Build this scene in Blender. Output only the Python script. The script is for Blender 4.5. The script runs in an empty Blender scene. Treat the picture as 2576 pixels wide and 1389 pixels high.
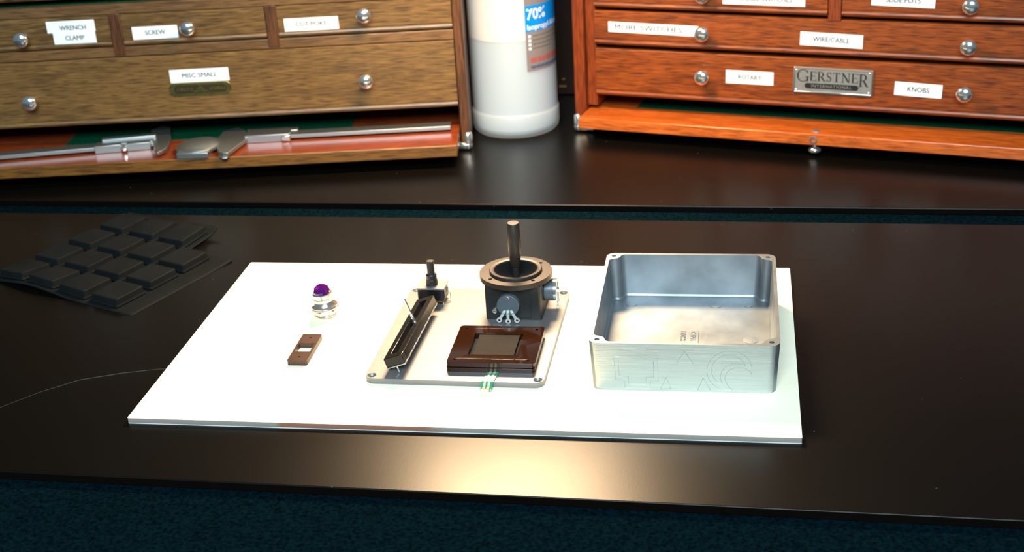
import bpy, bmesh, math, random
from mathutils import Vector, Matrix
random.seed(4)
S = 0.001                                   # everything below is written in millimetres
scn = bpy.context.scene
COL = scn.collection
PI = math.pi

# ------------------------------------------------------------------ camera
def make_camera():
    yaw, pitch, roll = -0.17730905, 0.43796589, -0.06106150
    f = Vector((math.sin(yaw)*math.cos(pitch), math.cos(yaw)*math.cos(pitch), -math.sin(pitch)))
    r = Vector((math.cos(yaw), -math.sin(yaw), 0)); u = r.cross(f)
    r2 = math.cos(roll)*r + math.sin(roll)*u; u2 = -math.sin(roll)*r + math.cos(roll)*u
    cam = bpy.data.cameras.new('camera'); o = bpy.data.objects.new('camera', cam); COL.objects.link(o)
    m = Matrix((r2, u2, -f)).transposed().to_4x4()
    m.translation = Vector((388.87, -727.56, 437.01))*S
    o.matrix_world = m
    cam.sensor_fit = 'HORIZONTAL'; cam.sensor_width = 36.0
    cam.lens = 3454.136/2576*36.0
    cam.shift_y = (759.79-694.5)/2576
    cam.clip_start = 0.01; cam.clip_end = 50
    cam.dof.use_dof = True; cam.dof.focus_distance = 0.90; cam.dof.aperture_fstop = 12.5
    scn.camera = o
make_camera()

# ------------------------------------------------------------------ world, light, exposure
w = bpy.data.worlds.new('world'); scn.world = w; w.use_nodes = True
w.node_tree.nodes['Background'].inputs[0].default_value = (0.50, 0.80, 1.0, 1)
w.node_tree.nodes['Background'].inputs[1].default_value = 0.16
def area(name, loc, target, sx, sy, power, color):
    l = bpy.data.lights.new(name, 'AREA'); l.shape = 'RECTANGLE'; l.size = sx*S; l.size_y = sy*S
    l.energy = power; l.color = color
    o = bpy.data.objects.new(name, l); COL.objects.link(o)
    o.location = Vector(loc)*S
    o.rotation_euler = (Vector(target)-Vector(loc)).to_track_quat('-Z', 'Y').to_euler()
    return o
area('bench_lamp_light', (180, 400, 345), (225, 150, 0), 170, 60, 7.6, (1.0, 0.69, 0.40))
area('window_light', (480, -1500, 1350), (200, 300, 60), 1100, 700, 78, (0.78, 0.93, 1.0))
scn.view_settings.view_transform = 'Standard'; scn.view_settings.look = 'None'
scn.view_settings.gamma = 1.0; scn.view_settings.use_curve_mapping = False
scn.view_settings.exposure = 0.0

# ------------------------------------------------------------------ materials
def nodes(name):
    m = bpy.data.materials.new(name); m.use_nodes = True
    nt = m.node_tree; return m, nt, nt.nodes['Principled BSDF']
def N(nt, t, **k):
    n = nt.nodes.new(t)
    for a, b in k.items():
        if a.startswith('i_'): n.inputs[a[2:].replace('_', ' ')].default_value = b
        else: setattr(n, a, b)
    return n
def ramp(nt, stops):
    r = nt.nodes.new('ShaderNodeValToRGB'); e = r.color_ramp.elements
    while len(e) < len(stops): e.new(0.5)
    for q, (p, c) in zip(e, stops): q.position = p; q.color = (*c, 1)
    return r
def coords(nt, scale=(1, 1, 1), rot=(0, 0, 0)):
    tc = nt.nodes.new('ShaderNodeTexCoord'); mp = nt.nodes.new('ShaderNodeMapping')
    mp.inputs['Scale'].default_value = scale; mp.inputs['Rotation'].default_value = rot
    nt.links.new(tc.outputs['Object'], mp.inputs[0]); return mp
def plain(name, col, rough=0.5, metal=0.0, var=0.0, scale=60, bump=0.0, bscale=400, stretch=(1, 1, 1), spec=0.5, coat=0.0, sheen=0.0):
    m, nt, p = nodes(name)
    p.inputs['Base Color'].default_value = (*col, 1); p.inputs['Roughness'].default_value = rough
    p.inputs['Metallic'].default_value = metal; p.inputs['Specular IOR Level'].default_value = spec
    p.inputs['Coat Weight'].default_value = coat; p.inputs['Coat Roughness'].default_value = 0.08
    p.inputs['Sheen Weight'].default_value = sheen
    mp = coords(nt, stretch)
    n = N(nt, 'ShaderNodeTexNoise', i_Scale=scale, i_Detail=5.0)
    nt.links.new(mp.outputs[0], n.inputs['Vector'])
    a = tuple(max(0, c*(1-var)) for c in col); b = tuple(min(1, c*(1+var)) for c in col)
    r = ramp(nt, [(0.3, a), (0.7, b)])
    nt.links.new(n.outputs['Fac'], r.inputs[0]); nt.links.new(r.outputs[0], p.inputs['Base Color'])
    if bump:
        n2 = N(nt, 'ShaderNodeTexNoise', i_Scale=bscale, i_Detail=3.0)
        nt.links.new(mp.outputs[0], n2.inputs['Vector'])
        bp = N(nt, 'ShaderNodeBump', i_Strength=bump, i_Distance=0.0006)
        nt.links.new(n2.outputs['Fac'], bp.inputs['Height']); nt.links.new(bp.outputs[0], p.inputs['Normal'])
    return m
def oak(name, light, mid, dark, rough=0.4, grain='x', figure=1.0, coat=0.12, seed=0.0):
    # long fibres along one axis, short dark pores, and slow broad figure
    m, nt, p = nodes(name)
    def st(a, b): return {'x': (a, b, b), 'z': (b, b, a), 'y': (b, a, b)}[grain]
    m1 = coords(nt, st(14, 170)); m2 = coords(nt, st(55, 1100)); m3 = coords(nt, st(3.2, 16))
    for q in (m1, m2, m3): q.inputs['Location'].default_value = (seed, seed*.7, seed*.3)
    n1 = N(nt, 'ShaderNodeTexNoise', i_Scale=3.0, i_Detail=6.0, i_Distortion=0.6)
    n2 = N(nt, 'ShaderNodeTexNoise', i_Scale=1.0, i_Detail=3.0)
    n3 = N(nt, 'ShaderNodeTexNoise', i_Scale=1.6*figure, i_Detail=3.0, i_Distortion=2.2)
    for a, b in ((m1, n1), (m2, n2), (m3, n3)): nt.links.new(a.outputs[0], b.inputs['Vector'])
    r1 = ramp(nt, [(0.28, mid), (0.72, light)])
    nt.links.new(n1.outputs['Fac'], r1.inputs[0])
    r2 = ramp(nt, [(0.50, (0, 0, 0)), (0.62, (1, 1, 1))])
    nt.links.new(n2.outputs['Fac'], r2.inputs[0])
    r3 = ramp(nt, [(0.50, (0, 0, 0)), (0.60, (.75, .75, .75)), (0.66, (0.1, .1, .1)), (0.74, (.8, .8, .8)), (.8, (.1, .1, .1))])
    nt.links.new(n3.outputs['Fac'], r3.inputs[0])
    mx = N(nt, 'ShaderNodeMix', data_type='RGBA'); mx.inputs['B'].default_value = (*dark, 1)
    ml = N(nt, 'ShaderNodeMath', operation='MULTIPLY'); ml.inputs[1].default_value = 0.75
    nt.links.new(r2.outputs[0], ml.inputs[0]); nt.links.new(ml.outputs[0], mx.inputs['Factor'])
    nt.links.new(r1.outputs[0], mx.inputs['A'])
    mx2 = N(nt, 'ShaderNodeMix', data_type='RGBA'); mx2.inputs['B'].default_value = (*dark, 1)
    ml2 = N(nt, 'ShaderNodeMath', operation='MULTIPLY'); ml2.inputs[1].default_value = 0.5
    nt.links.new(r3.outputs[0], ml2.inputs[0]); nt.links.new(ml2.outputs[0], mx2.inputs['Factor'])
    nt.links.new(mx.outputs['Result'], mx2.inputs['A'])
    nt.links.new(mx2.outputs['Result'], p.inputs['Base Color'])
    bp = N(nt, 'ShaderNodeBump', i_Strength=0.25, i_Distance=0.0003)
    nt.links.new(n2.outputs['Fac'], bp.inputs['Height']); nt.links.new(bp.outputs[0], p.inputs['Normal'])
    p.inputs['Roughness'].default_value = rough; p.inputs['Coat Weight'].default_value = coat
    p.inputs['Coat Roughness'].default_value = 0.2
    return m

M = {}
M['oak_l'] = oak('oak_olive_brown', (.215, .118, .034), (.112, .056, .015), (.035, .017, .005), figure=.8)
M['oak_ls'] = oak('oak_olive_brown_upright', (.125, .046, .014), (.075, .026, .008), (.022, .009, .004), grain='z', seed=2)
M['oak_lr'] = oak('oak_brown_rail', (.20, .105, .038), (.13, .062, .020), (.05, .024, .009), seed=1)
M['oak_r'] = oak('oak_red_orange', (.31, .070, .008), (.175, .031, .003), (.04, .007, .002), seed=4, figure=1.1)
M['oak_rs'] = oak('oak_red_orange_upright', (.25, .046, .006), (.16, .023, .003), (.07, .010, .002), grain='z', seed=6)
M['mahog'] = oak('mahogany_gloss', (.30, .062, .014), (.20, .032, .008), (.08, .012, .004), rough=.28, coat=.8, seed=7, figure=1.4)
M['panel_l'] = oak('oak_panel_edge', (.20, .088, .014), (.145, .058, .009), (.05, .019, .005), seed=9, figure=1.6)
M['panel_r'] = oak('oak_panel_orange', (.60, .135, .020), (.46, .095, .012), (.20, .035, .004), rough=.32, coat=.5, seed=11, figure=1.5)
M['dark_in'] = plain('dark_interior', (.010, .004, .002), .85, spec=.05)
M['felt_g'] = plain('green_felt', (.002, .046, .020), .95, var=.3, scale=300, bump=.3, spec=.02)
M['nickel'] = plain('nickel', (.80, .84, .82), .15, .93, var=.04)
M['chrome'] = plain('warm_chrome', (.80, .73, .66), .20, .92, var=.03)
M['steel'] = plain('brushed_steel', (.42, .46, .46), .42, 1.0, var=.08, scale=20, stretch=(1, 30, 30), bump=.1)
M['brass'] = plain('aged_brass', (.30, .27, .09), .38, 1.0, var=.25, scale=200)
M['brass_d'] = plain('blackened_brass', (.05, .035, .015), .5, .6)
M['paper'] = plain('white_label_tape', (.86, .90, .90), .45, var=.01)
M['ink'] = plain('grey_ink', (.04, .055, .06), .6)
M['plate'] = plain('pewter_plate', (.50, .50, .48), .42, .85, var=.08, scale=200)
M['black_ink'] = plain('black_enamel', (.008, .010, .009), .5)
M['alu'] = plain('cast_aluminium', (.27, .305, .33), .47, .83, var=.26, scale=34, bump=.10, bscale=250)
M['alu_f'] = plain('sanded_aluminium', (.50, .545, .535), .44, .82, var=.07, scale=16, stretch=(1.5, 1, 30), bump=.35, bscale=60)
M['alu_lid'] = plain('milled_aluminium', (.225, .225, .23), .44, .62, var=.06, scale=16, stretch=(1.5, 30, 1), bump=.22, bscale=60)
M['scribe'] = plain('scribed_line', (.36, .42, .42), .5, .7)
M['black_pl'] = plain('black_plastic_matte', (.012, .013, .013), .42, var=.1, bump=.05)
M['black_gl'] = plain('black_plastic_gloss', (.006, .006, .006), .20, var=.1, spec=.3)
M['black_an'] = plain('black_anodised_lamp_tint', (.030, .021, .016), .40, .15, var=.1, scale=200)  # black metal; brown tint in the base stands in for the warm lamp's reflection
M['bronze_ac'] = plain('bronze_acrylic', (.022, .0065, .0018), .07, coat=.25)
M['sensor'] = plain('matte_black_film', (.010, .008, .0075), .75, var=.15, scale=400, spec=.15)
M['green_tail'] = plain('green_film', (.02, .24, .13), .35, var=.1)
M['silver_tr'] = plain('silver_trace', (.62, .60, .48), .4, .6)
M['clear_tip'] = plain('cream_plastic_connector', (.78, .74, .58), .4)
M['tin'] = plain('dull_tin', (.50, .55, .55), .42, .35, var=.05)
M['copper'] = plain('copper_pin', (.75, .30, .08), .3, .8)
M['bracket'] = plain('brown_plastic', (.050, .020, .012), .40, var=.15, scale=100)
M['rubber'] = plain('black_rubber', (.006, .0075, .008), .7, var=.15, scale=60, bump=.1, spec=.08)
M['pcb'] = plain('brown_circuit_board', (.12, .045, .02), .5)
M['felt_b'] = plain('teal_black_felt', (.0011, .0052, .0078), .95, var=.6, scale=420, bump=1.0, bscale=260, spec=.0)
M['wall'] = plain('dark_brown_wall', (.035, .018, .012), .6)
M['floor'] = plain('grey_floor', (.12, .11, .10), .7)
M['box_dk'] = plain('dark_brown_box', (.022, .010, .006), .35)
M['gold'] = plain('dull_gold_print', (.25, .14, .05), .5)
M['bl_gray'] = plain('grey_label_print', (.22, .19, .18), .35, var=.05)
M['bl_blue'] = plain('blue_label_print', (.0, .24, .72), .35)
M['bl_white'] = plain('white_label_print', (.72, .80, .86), .4)
M['bl_red'] = plain('red_label_print', (.42, .07, .06), .4)
M['bl_navy'] = plain('navy_label_print', (.03, .08, .17), .4)
M['bl_lgreen'] = plain('dark_label_print', (.10, .12, .08), .4)
M['pale_metal'] = plain('pale_pot_back', (.09, .115, .13), .35, .2, var=.1)

def m_desk():
    m, nt, p = nodes('black_desk_laminate')
    mp = coords(nt); 
    n = N(nt, 'ShaderNodeTexNoise', i_Scale=900.0, i_Detail=3.0); nt.links.new(mp.outputs[0], n.inputs['Vector'])
    big = N(nt, 'ShaderNodeTexNoise', i_Scale=9.0, i_Detail=4.0); nt.links.new(mp.outputs[0], big.inputs['Vector'])
    bp = N(nt, 'ShaderNodeBump', i_Strength=.07, i_Distance=.0002); nt.links.new(n.outputs['Fac'], bp.inputs['Height'])
    nt.links.new(bp.outputs[0], p.inputs['Normal'])
    rr = N(nt, 'ShaderNodeMapRange'); rr.inputs[3].default_value = .29; rr.inputs[4].default_value = .34
    nt.links.new(big.outputs['Fac'], rr.inputs[0]); nt.links.new(rr.outputs[0], p.inputs['Roughness'])
    # fine dust specks
    v = N(nt, 'ShaderNodeTexVoronoi', i_Scale=75.0); nt.links.new(mp.outputs[0], v.inputs['Vector'])
    lt = N(nt, 'ShaderNodeMath', operation='LESS_THAN'); lt.inputs[1].default_value = .035
    nt.links.new(v.outputs['Distance'], lt.inputs[0])
    sel = N(nt, 'ShaderNodeSeparateColor'); nt.links.new(v.outputs['Color'], sel.inputs[0])
    g = N(nt, 'ShaderNodeMath', operation='GREATER_THAN'); g.inputs[1].default_value = .72; nt.links.new(sel.outputs[0], g.inputs[0])
    mu = N(nt, 'ShaderNodeMath', operation='MULTIPLY'); nt.links.new(lt.outputs[0], mu.inputs[0]); nt.links.new(g.outputs[0], mu.inputs[1])
    mx = N(nt, 'ShaderNodeMix', data_type='RGBA'); mx.inputs['A'].default_value = (.0024, .0019, .0014, 1); mx.inputs['B'].default_value = (.07, .07, .065, 1)
    nt.links.new(mu.outputs[0], mx.inputs['Factor']); nt.links.new(mx.outputs['Result'], p.inputs['Base Color'])
    p.inputs['Specular IOR Level'].default_value = .20
    return m
M['desk'] = m_desk()
def m_plywood():
    m, nt, p = nodes('pale_plywood')
    mp = coords(nt, (3, 60, 60)); n = N(nt, 'ShaderNodeTexNoise', i_Scale=2.0, i_Detail=4.0); nt.links.new(mp.outputs[0], n.inputs['Vector'])
    r = ramp(nt, [(.3, (.90, .87, .68)), (.7, (.94, .91, .73))]); nt.links.new(n.outputs['Fac'], r.inputs[0])
    nt.links.new(r.outputs[0], p.inputs['Base Color']); p.inputs['Roughness'].default_value = .55
    return m
M['ply'] = m_plywood()
def m_plyedge():
    m, nt, p = nodes('plywood_edge')
    tc = nt.nodes.new('ShaderNodeTexCoord'); sp = nt.nodes.new('ShaderNodeSeparateXYZ'); nt.links.new(tc.outputs['Object'], sp.inputs[0])
    mr = N(nt, 'ShaderNodeMapRange'); mr.inputs[1].default_value = 0; mr.inputs[2].default_value = 4.0*S
    nt.links.new(sp.outputs[2], mr.inputs[0])
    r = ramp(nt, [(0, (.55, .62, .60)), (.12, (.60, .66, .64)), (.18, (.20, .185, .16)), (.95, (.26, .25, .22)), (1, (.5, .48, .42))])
    nt.links.new(mr.outputs[0], r.inputs[0])
    # one stretch of the core veneer is redder
    mx = N(nt, 'ShaderNodeMix', data_type='RGBA', blend_type='MULTIPLY'); mx.inputs['B'].default_value = (1.0, .48, .34, 1)
    a = N(nt, 'ShaderNodeMapRange'); a.inputs[1].default_value = .100; a.inputs[2].default_value = .104; nt.links.new(sp.outputs[0], a.inputs[0])
    b = N(nt, 'ShaderNodeMapRange'); b.inputs[1].default_value = .198; b.inputs[2].default_value = .212; b.inputs[3].default_value = 1; b.inputs[4].default_value = 0; nt.links.new(sp.outputs[0], b.inputs[0])
    c = N(nt, 'ShaderNodeMapRange'); c.inputs[1].default_value = .0007; c.inputs[2].default_value = .0009; nt.links.new(sp.outputs[2], c.inputs[0])
    m1 = N(nt, 'ShaderNodeMath', operation='MULTIPLY'); nt.links.new(a.outputs[0], m1.inputs[0]); nt.links.new(b.outputs[0], m1.inputs[1])
    m2 = N(nt, 'ShaderNodeMath', operation='MULTIPLY'); nt.links.new(m1.outputs[0], m2.inputs[0]); nt.links.new(c.outputs[0], m2.inputs[1])
    nt.links.new(m2.outputs[0], mx.inputs['Factor']); nt.links.new(r.outputs[0], mx.inputs['A'])
    nt.links.new(mx.outputs['Result'], p.inputs['Base Color']); p.inputs['Roughness'].default_value = .8
    return m
M['plyedge'] = m_plyedge()
def m_bottle():
    m, nt, p = nodes('milky_plastic')
    nt.nodes.remove(p); out = nt.nodes['Material Output']
    d = N(nt, 'ShaderNodeBsdfDiffuse'); d.inputs[0].default_value = (.90, .90, .88, 1)
    t = N(nt, 'ShaderNodeBsdfTranslucent'); t.inputs[0].default_value = (.92, .90, .86, 1)
    tr = N(nt, 'ShaderNodeBsdfTransparent')
    g = N(nt, 'ShaderNodeBsdfGlossy'); g.inputs[0].default_value = (1, 1, 1, 1); g.inputs['Roughness'].default_value = .35
    a = N(nt, 'ShaderNodeMixShader'); a.inputs[0].default_value = .45; nt.links.new(d.outputs[0], a.inputs[1]); nt.links.new(t.outputs[0], a.inputs[2])
    b = N(nt, 'ShaderNodeMixShader'); b.inputs[0].default_value = .50; nt.links.new(a.outputs[0], b.inputs[1]); nt.links.new(tr.outputs[0], b.inputs[2])
    c = N(nt, 'ShaderNodeMixShader'); c.inputs[0].default_value = .05; nt.links.new(b.outputs[0], c.inputs[1]); nt.links.new(g.outputs[0], c.inputs[2])
    nt.links.new(c.outputs[0], out.inputs[0]); return m
M['bottle'] = m_bottle()
M['bottle_in'] = plain('added_bright_liner', (.60, .60, .58), .5)  # for the liner added to whiten the empty upper bottle
M['liquid'] = plain('cloudy_liquid', (.27, .40, .50), .3)
def m_jewel():
    m, nt, p = nodes('violet_glass')
    p.inputs['Base Color'].default_value = (.09, .002, .16, 1); p.inputs['Roughness'].default_value = .05
    p.inputs['Transmission Weight'].default_value = .45; p.inputs['Coat Weight'].default_value = 1
    return m
M['jewel'] = m_jewel()

# ------------------------------------------------------------------ mesh helpers
def link(me_or_none, name, parent=None):
    o = bpy.data.objects.new(name, me_or_none); COL.objects.link(o)
    if parent is not None: o.parent = parent
    return o
class MB:
    """collects faces in millimetres with a material index per face"""
    def __init__(s): s.v = []; s.f = []; s.mi = []
    def add(s, v, f, mi=0):
        b = len(s.v); s.v += [tuple(q) for q in v]; s.f += [tuple(b+i for i in q) for q in f]; s.mi += [mi]*len(f); return s
    def box(s, x0, x1, y0, y1, z0, z1, mi=0):
        v = [(x, y, z) for z in (z0, z1) for y in (y0, y1) for x in (x0, x1)]
        return s.add(v, [(0, 2, 3, 1), (4, 5, 7, 6), (0, 1, 5, 4), (2, 6, 7, 3), (0, 4, 6, 2), (1, 3, 7, 5)], mi)
    def prism(s, poly, z0, z1, mi=0, axis='z'):
        n = len(poly); P = {'z': lambda a, b, c: (a, b, c), 'x': lambda a, b, c: (c, a, b), 'y': lambda a, b, c: (a, c, b)}[axis]
        v = [P(x, y, z0) for x, y in poly]+[P(x, y, z1) for x, y in poly]
        f = [tuple(range(n-1, -1, -1)), tuple(range(n, 2*n))]+[(i, (i+1) % n, n+(i+1) % n, n+i) for i in range(n)]
        return s.add(v, f, mi)
    def lathe(s, prof, n=32, c=(0, 0, 0), axis='z', mi=0, caps=True):
        v = []; f = []; m = len(prof)
        for i in range(n):
            a = 2*PI*i/n
            for r, h in prof:
                x, y = r*math.cos(a), r*math.sin(a)
                q = {'z': (x, y, h), 'y': (x, h, y), 'x': (h, x, y)}[axis]
                v.append((q[0]+c[0], q[1]+c[1], q[2]+c[2]))
        for i in range(n):
            for j in range(m-1):
                a = i*m+j; b = ((i+1) % n)*m+j; f.append((a, b, b+1, a+1))
        if caps and prof[0][0] > 1e-6: f.append(tuple(i*m for i in range(n))[::-1])
        if caps and prof[-1][0] > 1e-6: f.append(tuple(i*m+m-1 for i in range(n)))
        return s.add(v, f, mi)
    def tube(s, pts, r, n=8, mi=0):
        pts = [Vector(p) for p in pts]; v = []; f = []; rs = r if isinstance(r, (list, tuple)) else [r]*len(pts)
        up = Vector((0, 0, 1))
        for i, p in enumerate(pts):
            d = (pts[min(i+1, len(pts)-1)]-pts[max(i-1, 0)]).normalized()
            a = d.cross(up); 
            if a.length < .05: a = d.cross(Vector((0, 1, 0)))
            a.normalize(); b = d.cross(a)
            v += [p+(a*math.cos(2*PI*k/n)+b*math.sin(2*PI*k/n))*rs[i] for k in range(n)]
        for i in range(len(pts)-1):
            for k in range(n): f.append((i*n+k, i*n+(k+1) % n, (i+1)*n+(k+1) % n, (i+1)*n+k))
        f += [tuple(range(n)), tuple((len(pts)-1)*n+k for k in range(n))[::-1]]
        return s.add(v, f, mi)
    def mesh(s, m, mi=0, fn=None):
        v = [q.co.copy() for q in m.vertices]
        if fn: v = [fn(q) for q in v]
        return s.add(v, [tuple(p.vertices) for p in m.polygons], mi)
    def map(s, fn): s.v = [tuple(fn(Vector(q))) for q in s.v]; return s
    def build(s, name, mats, parent=None, smooth=True, bevel=0, seg=2, loc=None, rot=None, angle=35):
        me = bpy.data.meshes.new(name)
        me.from_pydata([(x*S, y*S, z*S) for x, y, z in s.v], [], s.f)
        bm = bmesh.new(); bm.from_mesh(me); bmesh.ops.remove_doubles(bm, verts=bm.verts, dist=1e-7)
        if len(bm.faces) == len(me.polygons):
            pass
        bmesh.ops.recalc_face_normals(bm, faces=bm.faces); bm.to_mesh(me); bm.free()
        if not isinstance(mats, (list, tuple)): mats = [mats]
        for m in mats: me.materials.append(m)
        if len(mats) > 1 and len(me.polygons) == len(s.mi):
            me.polygons.foreach_set('material_index', s.mi)
        o = link(me, name, parent)
        if loc is not None: o.location = Vector(loc)*S
        if rot is not None: o.rotation_euler = rot
        if smooth:
            me.polygons.foreach_set('use_smooth', [True]*len(me.polygons))
            me.set_sharp_from_angle(angle=math.radians(angle))
        if bevel:
            b = o.modifiers.new('bevel', 'BEVEL'); b.width = bevel*S; b.segments = seg; b.limit_method = 'ANGLE'; b.angle_limit = math.radians(38)
            b.harden_normals = False
        return o
def rrect(x0, x1, y0, y1, r, n=6):
    out = []
    for cx, cy, a0 in ((x1-r, y1-r, 0), (x0+r, y1-r, 90), (x0+r, y0+r, 180), (x1-r, y0+r, 270)):
        for i in range(n+1):
            a = math.radians(a0+90*i/n); out.append((cx+r*math.cos(a), cy+r*math.sin(a)))
    return out
def circ(cx, cy, r, n=24): return [(cx+r*math.cos(2*PI*i/n), cy+r*math.sin(2*PI*i/n)) for i in range(n)]
def flat(outlines, z0, z1):
    """plate with holes (first outline outside, the rest holes), as a temporary mesh in mm"""
    cu = bpy.data.curves.new('tmp', 'CURVE'); cu.dimensions = '2D'; cu.fill_mode = 'BOTH'; cu.extrude = (z1-z0)/2
    for pts in outlines:
        sp = cu.splines.new('POLY'); sp.points.add(len(pts)-1); sp.use_cyclic_u = True
        for q, (x, y) in zip(sp.points, pts): q.co = (x, y, 0, 1)
    o = bpy.data.objects.new('tmp', cu); me = bpy.data.meshes.new_from_object(o)
    bpy.data.objects.remove(o); bpy.data.curves.remove(cu)
    for q in me.vertices: q.co.z += (z0+z1)/2
    return me
def textmesh(body, size, depth=0.0, stretch=1.0, bold=0.0, spacing=1.0):
    cu = bpy.data.curves.new('tmp', 'FONT'); cu.body = body; cu.size = size; cu.align_x = 'CENTER'; cu.align_y = 'CENTER'
    cu.extrude = depth; cu.offset = bold; cu.space_character = spacing; cu.resolution_u = 3
    o = bpy.data.objects.new('tmp', cu); me = bpy.data.meshes.new_from_object(o)
    bpy.data.objects.remove(o); bpy.data.curves.remove(cu)
    for q in me.vertices: q.co.x *= stretch
    return me
def thing(name, label, cat, loc=(0, 0, 0), rotz=0.0, group=None):
    o = link(None, name); o.empty_display_size = .01
    o.location = Vector(loc)*S; o.rotation_euler = (0, 0, rotz); o['label'] = label; o['category'] = cat
    if group: o['group'] = group
    return o
def tag(o, label, cat, group=None):
    o['label'] = label; o['category'] = cat
    if group: o['group'] = group
    return o
def struct(o): o['kind'] = 'structure'; return o

# ------------------------------------------------------------------ setting
struct(MB().box(-1400, 1900, 905, 960, -760, 1500).build('wall_back', M['wall'], smooth=False))
struct(MB().box(-1400, 1900, -1700, 960, -800, -760).build('floor', M['floor'], smooth=False))

# bench: felt covered top carrying the two black boards
RA = -0.0187
bench = thing('workbench', 'workbench whose top is covered in dark teal felt, under the two black boards', 'workbench', (200, 250, -760))
MB().box(-1150, 1150, -690, 640, 700, 754).map(lambda p: p).build('felt_top', M['felt_b'], bench, bevel=10, seg=4)
MB().box(-1100, 1100, -600, 620, 0, 700).build('cabinet_base', M['box_dk'], bench)
desk = thing('desk_board', 'glossy black front board under the white plywood sheet and the keypad', 'board', (0, 0, -6), RA)
MB().prism(rrect(-800, 1250, -64.4, 361.6, 3), .0, 6).build('board_panel', M['desk'], desk, bevel=.7, seg=3)
shelf = thing('desk_board', 'black rear board carrying both wooden tool chests and the bottle', 'board', (0, 0, -6), -0.0155)
MB().prism(rrect(-850, 1300, 394.5, 880, 3), .0, 6).build('board_panel', M['desk'], shelf, bevel=.7, seg=3)

# ------------------------------------------------------------------ plywood sheet
def plywood():
    mb = MB(); pl = rrect(0, 430.1, 0, 251.8, 1.0, 3); n = len(pl)
    v = [(x, y, 0) for x, y in pl]+[(x, y, 4.0) for x, y in pl]
    mb.add(v, [tuple(range(n, 2*n)), tuple(range(n-1, -1, -1))], 0)
    mb.add(v, [(i, (i+1) % n, n+(i+1) % n, n+i) for i in range(n)], 1)
    o = mb.build('plywood_sheet', [M['ply'], M['plyedge']])
    me = o.data
    o.location = Vector((.3, -1.8, 0))*S
    for p in me.polygons: p.material_index = 0 if abs(p.normal.z) > .5 else 1
    return tag(o, 'white rectangular plywood sheet lying on the black board under the parts', 'plywood sheet')
plywood()
BT = 4.0   # its top

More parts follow.
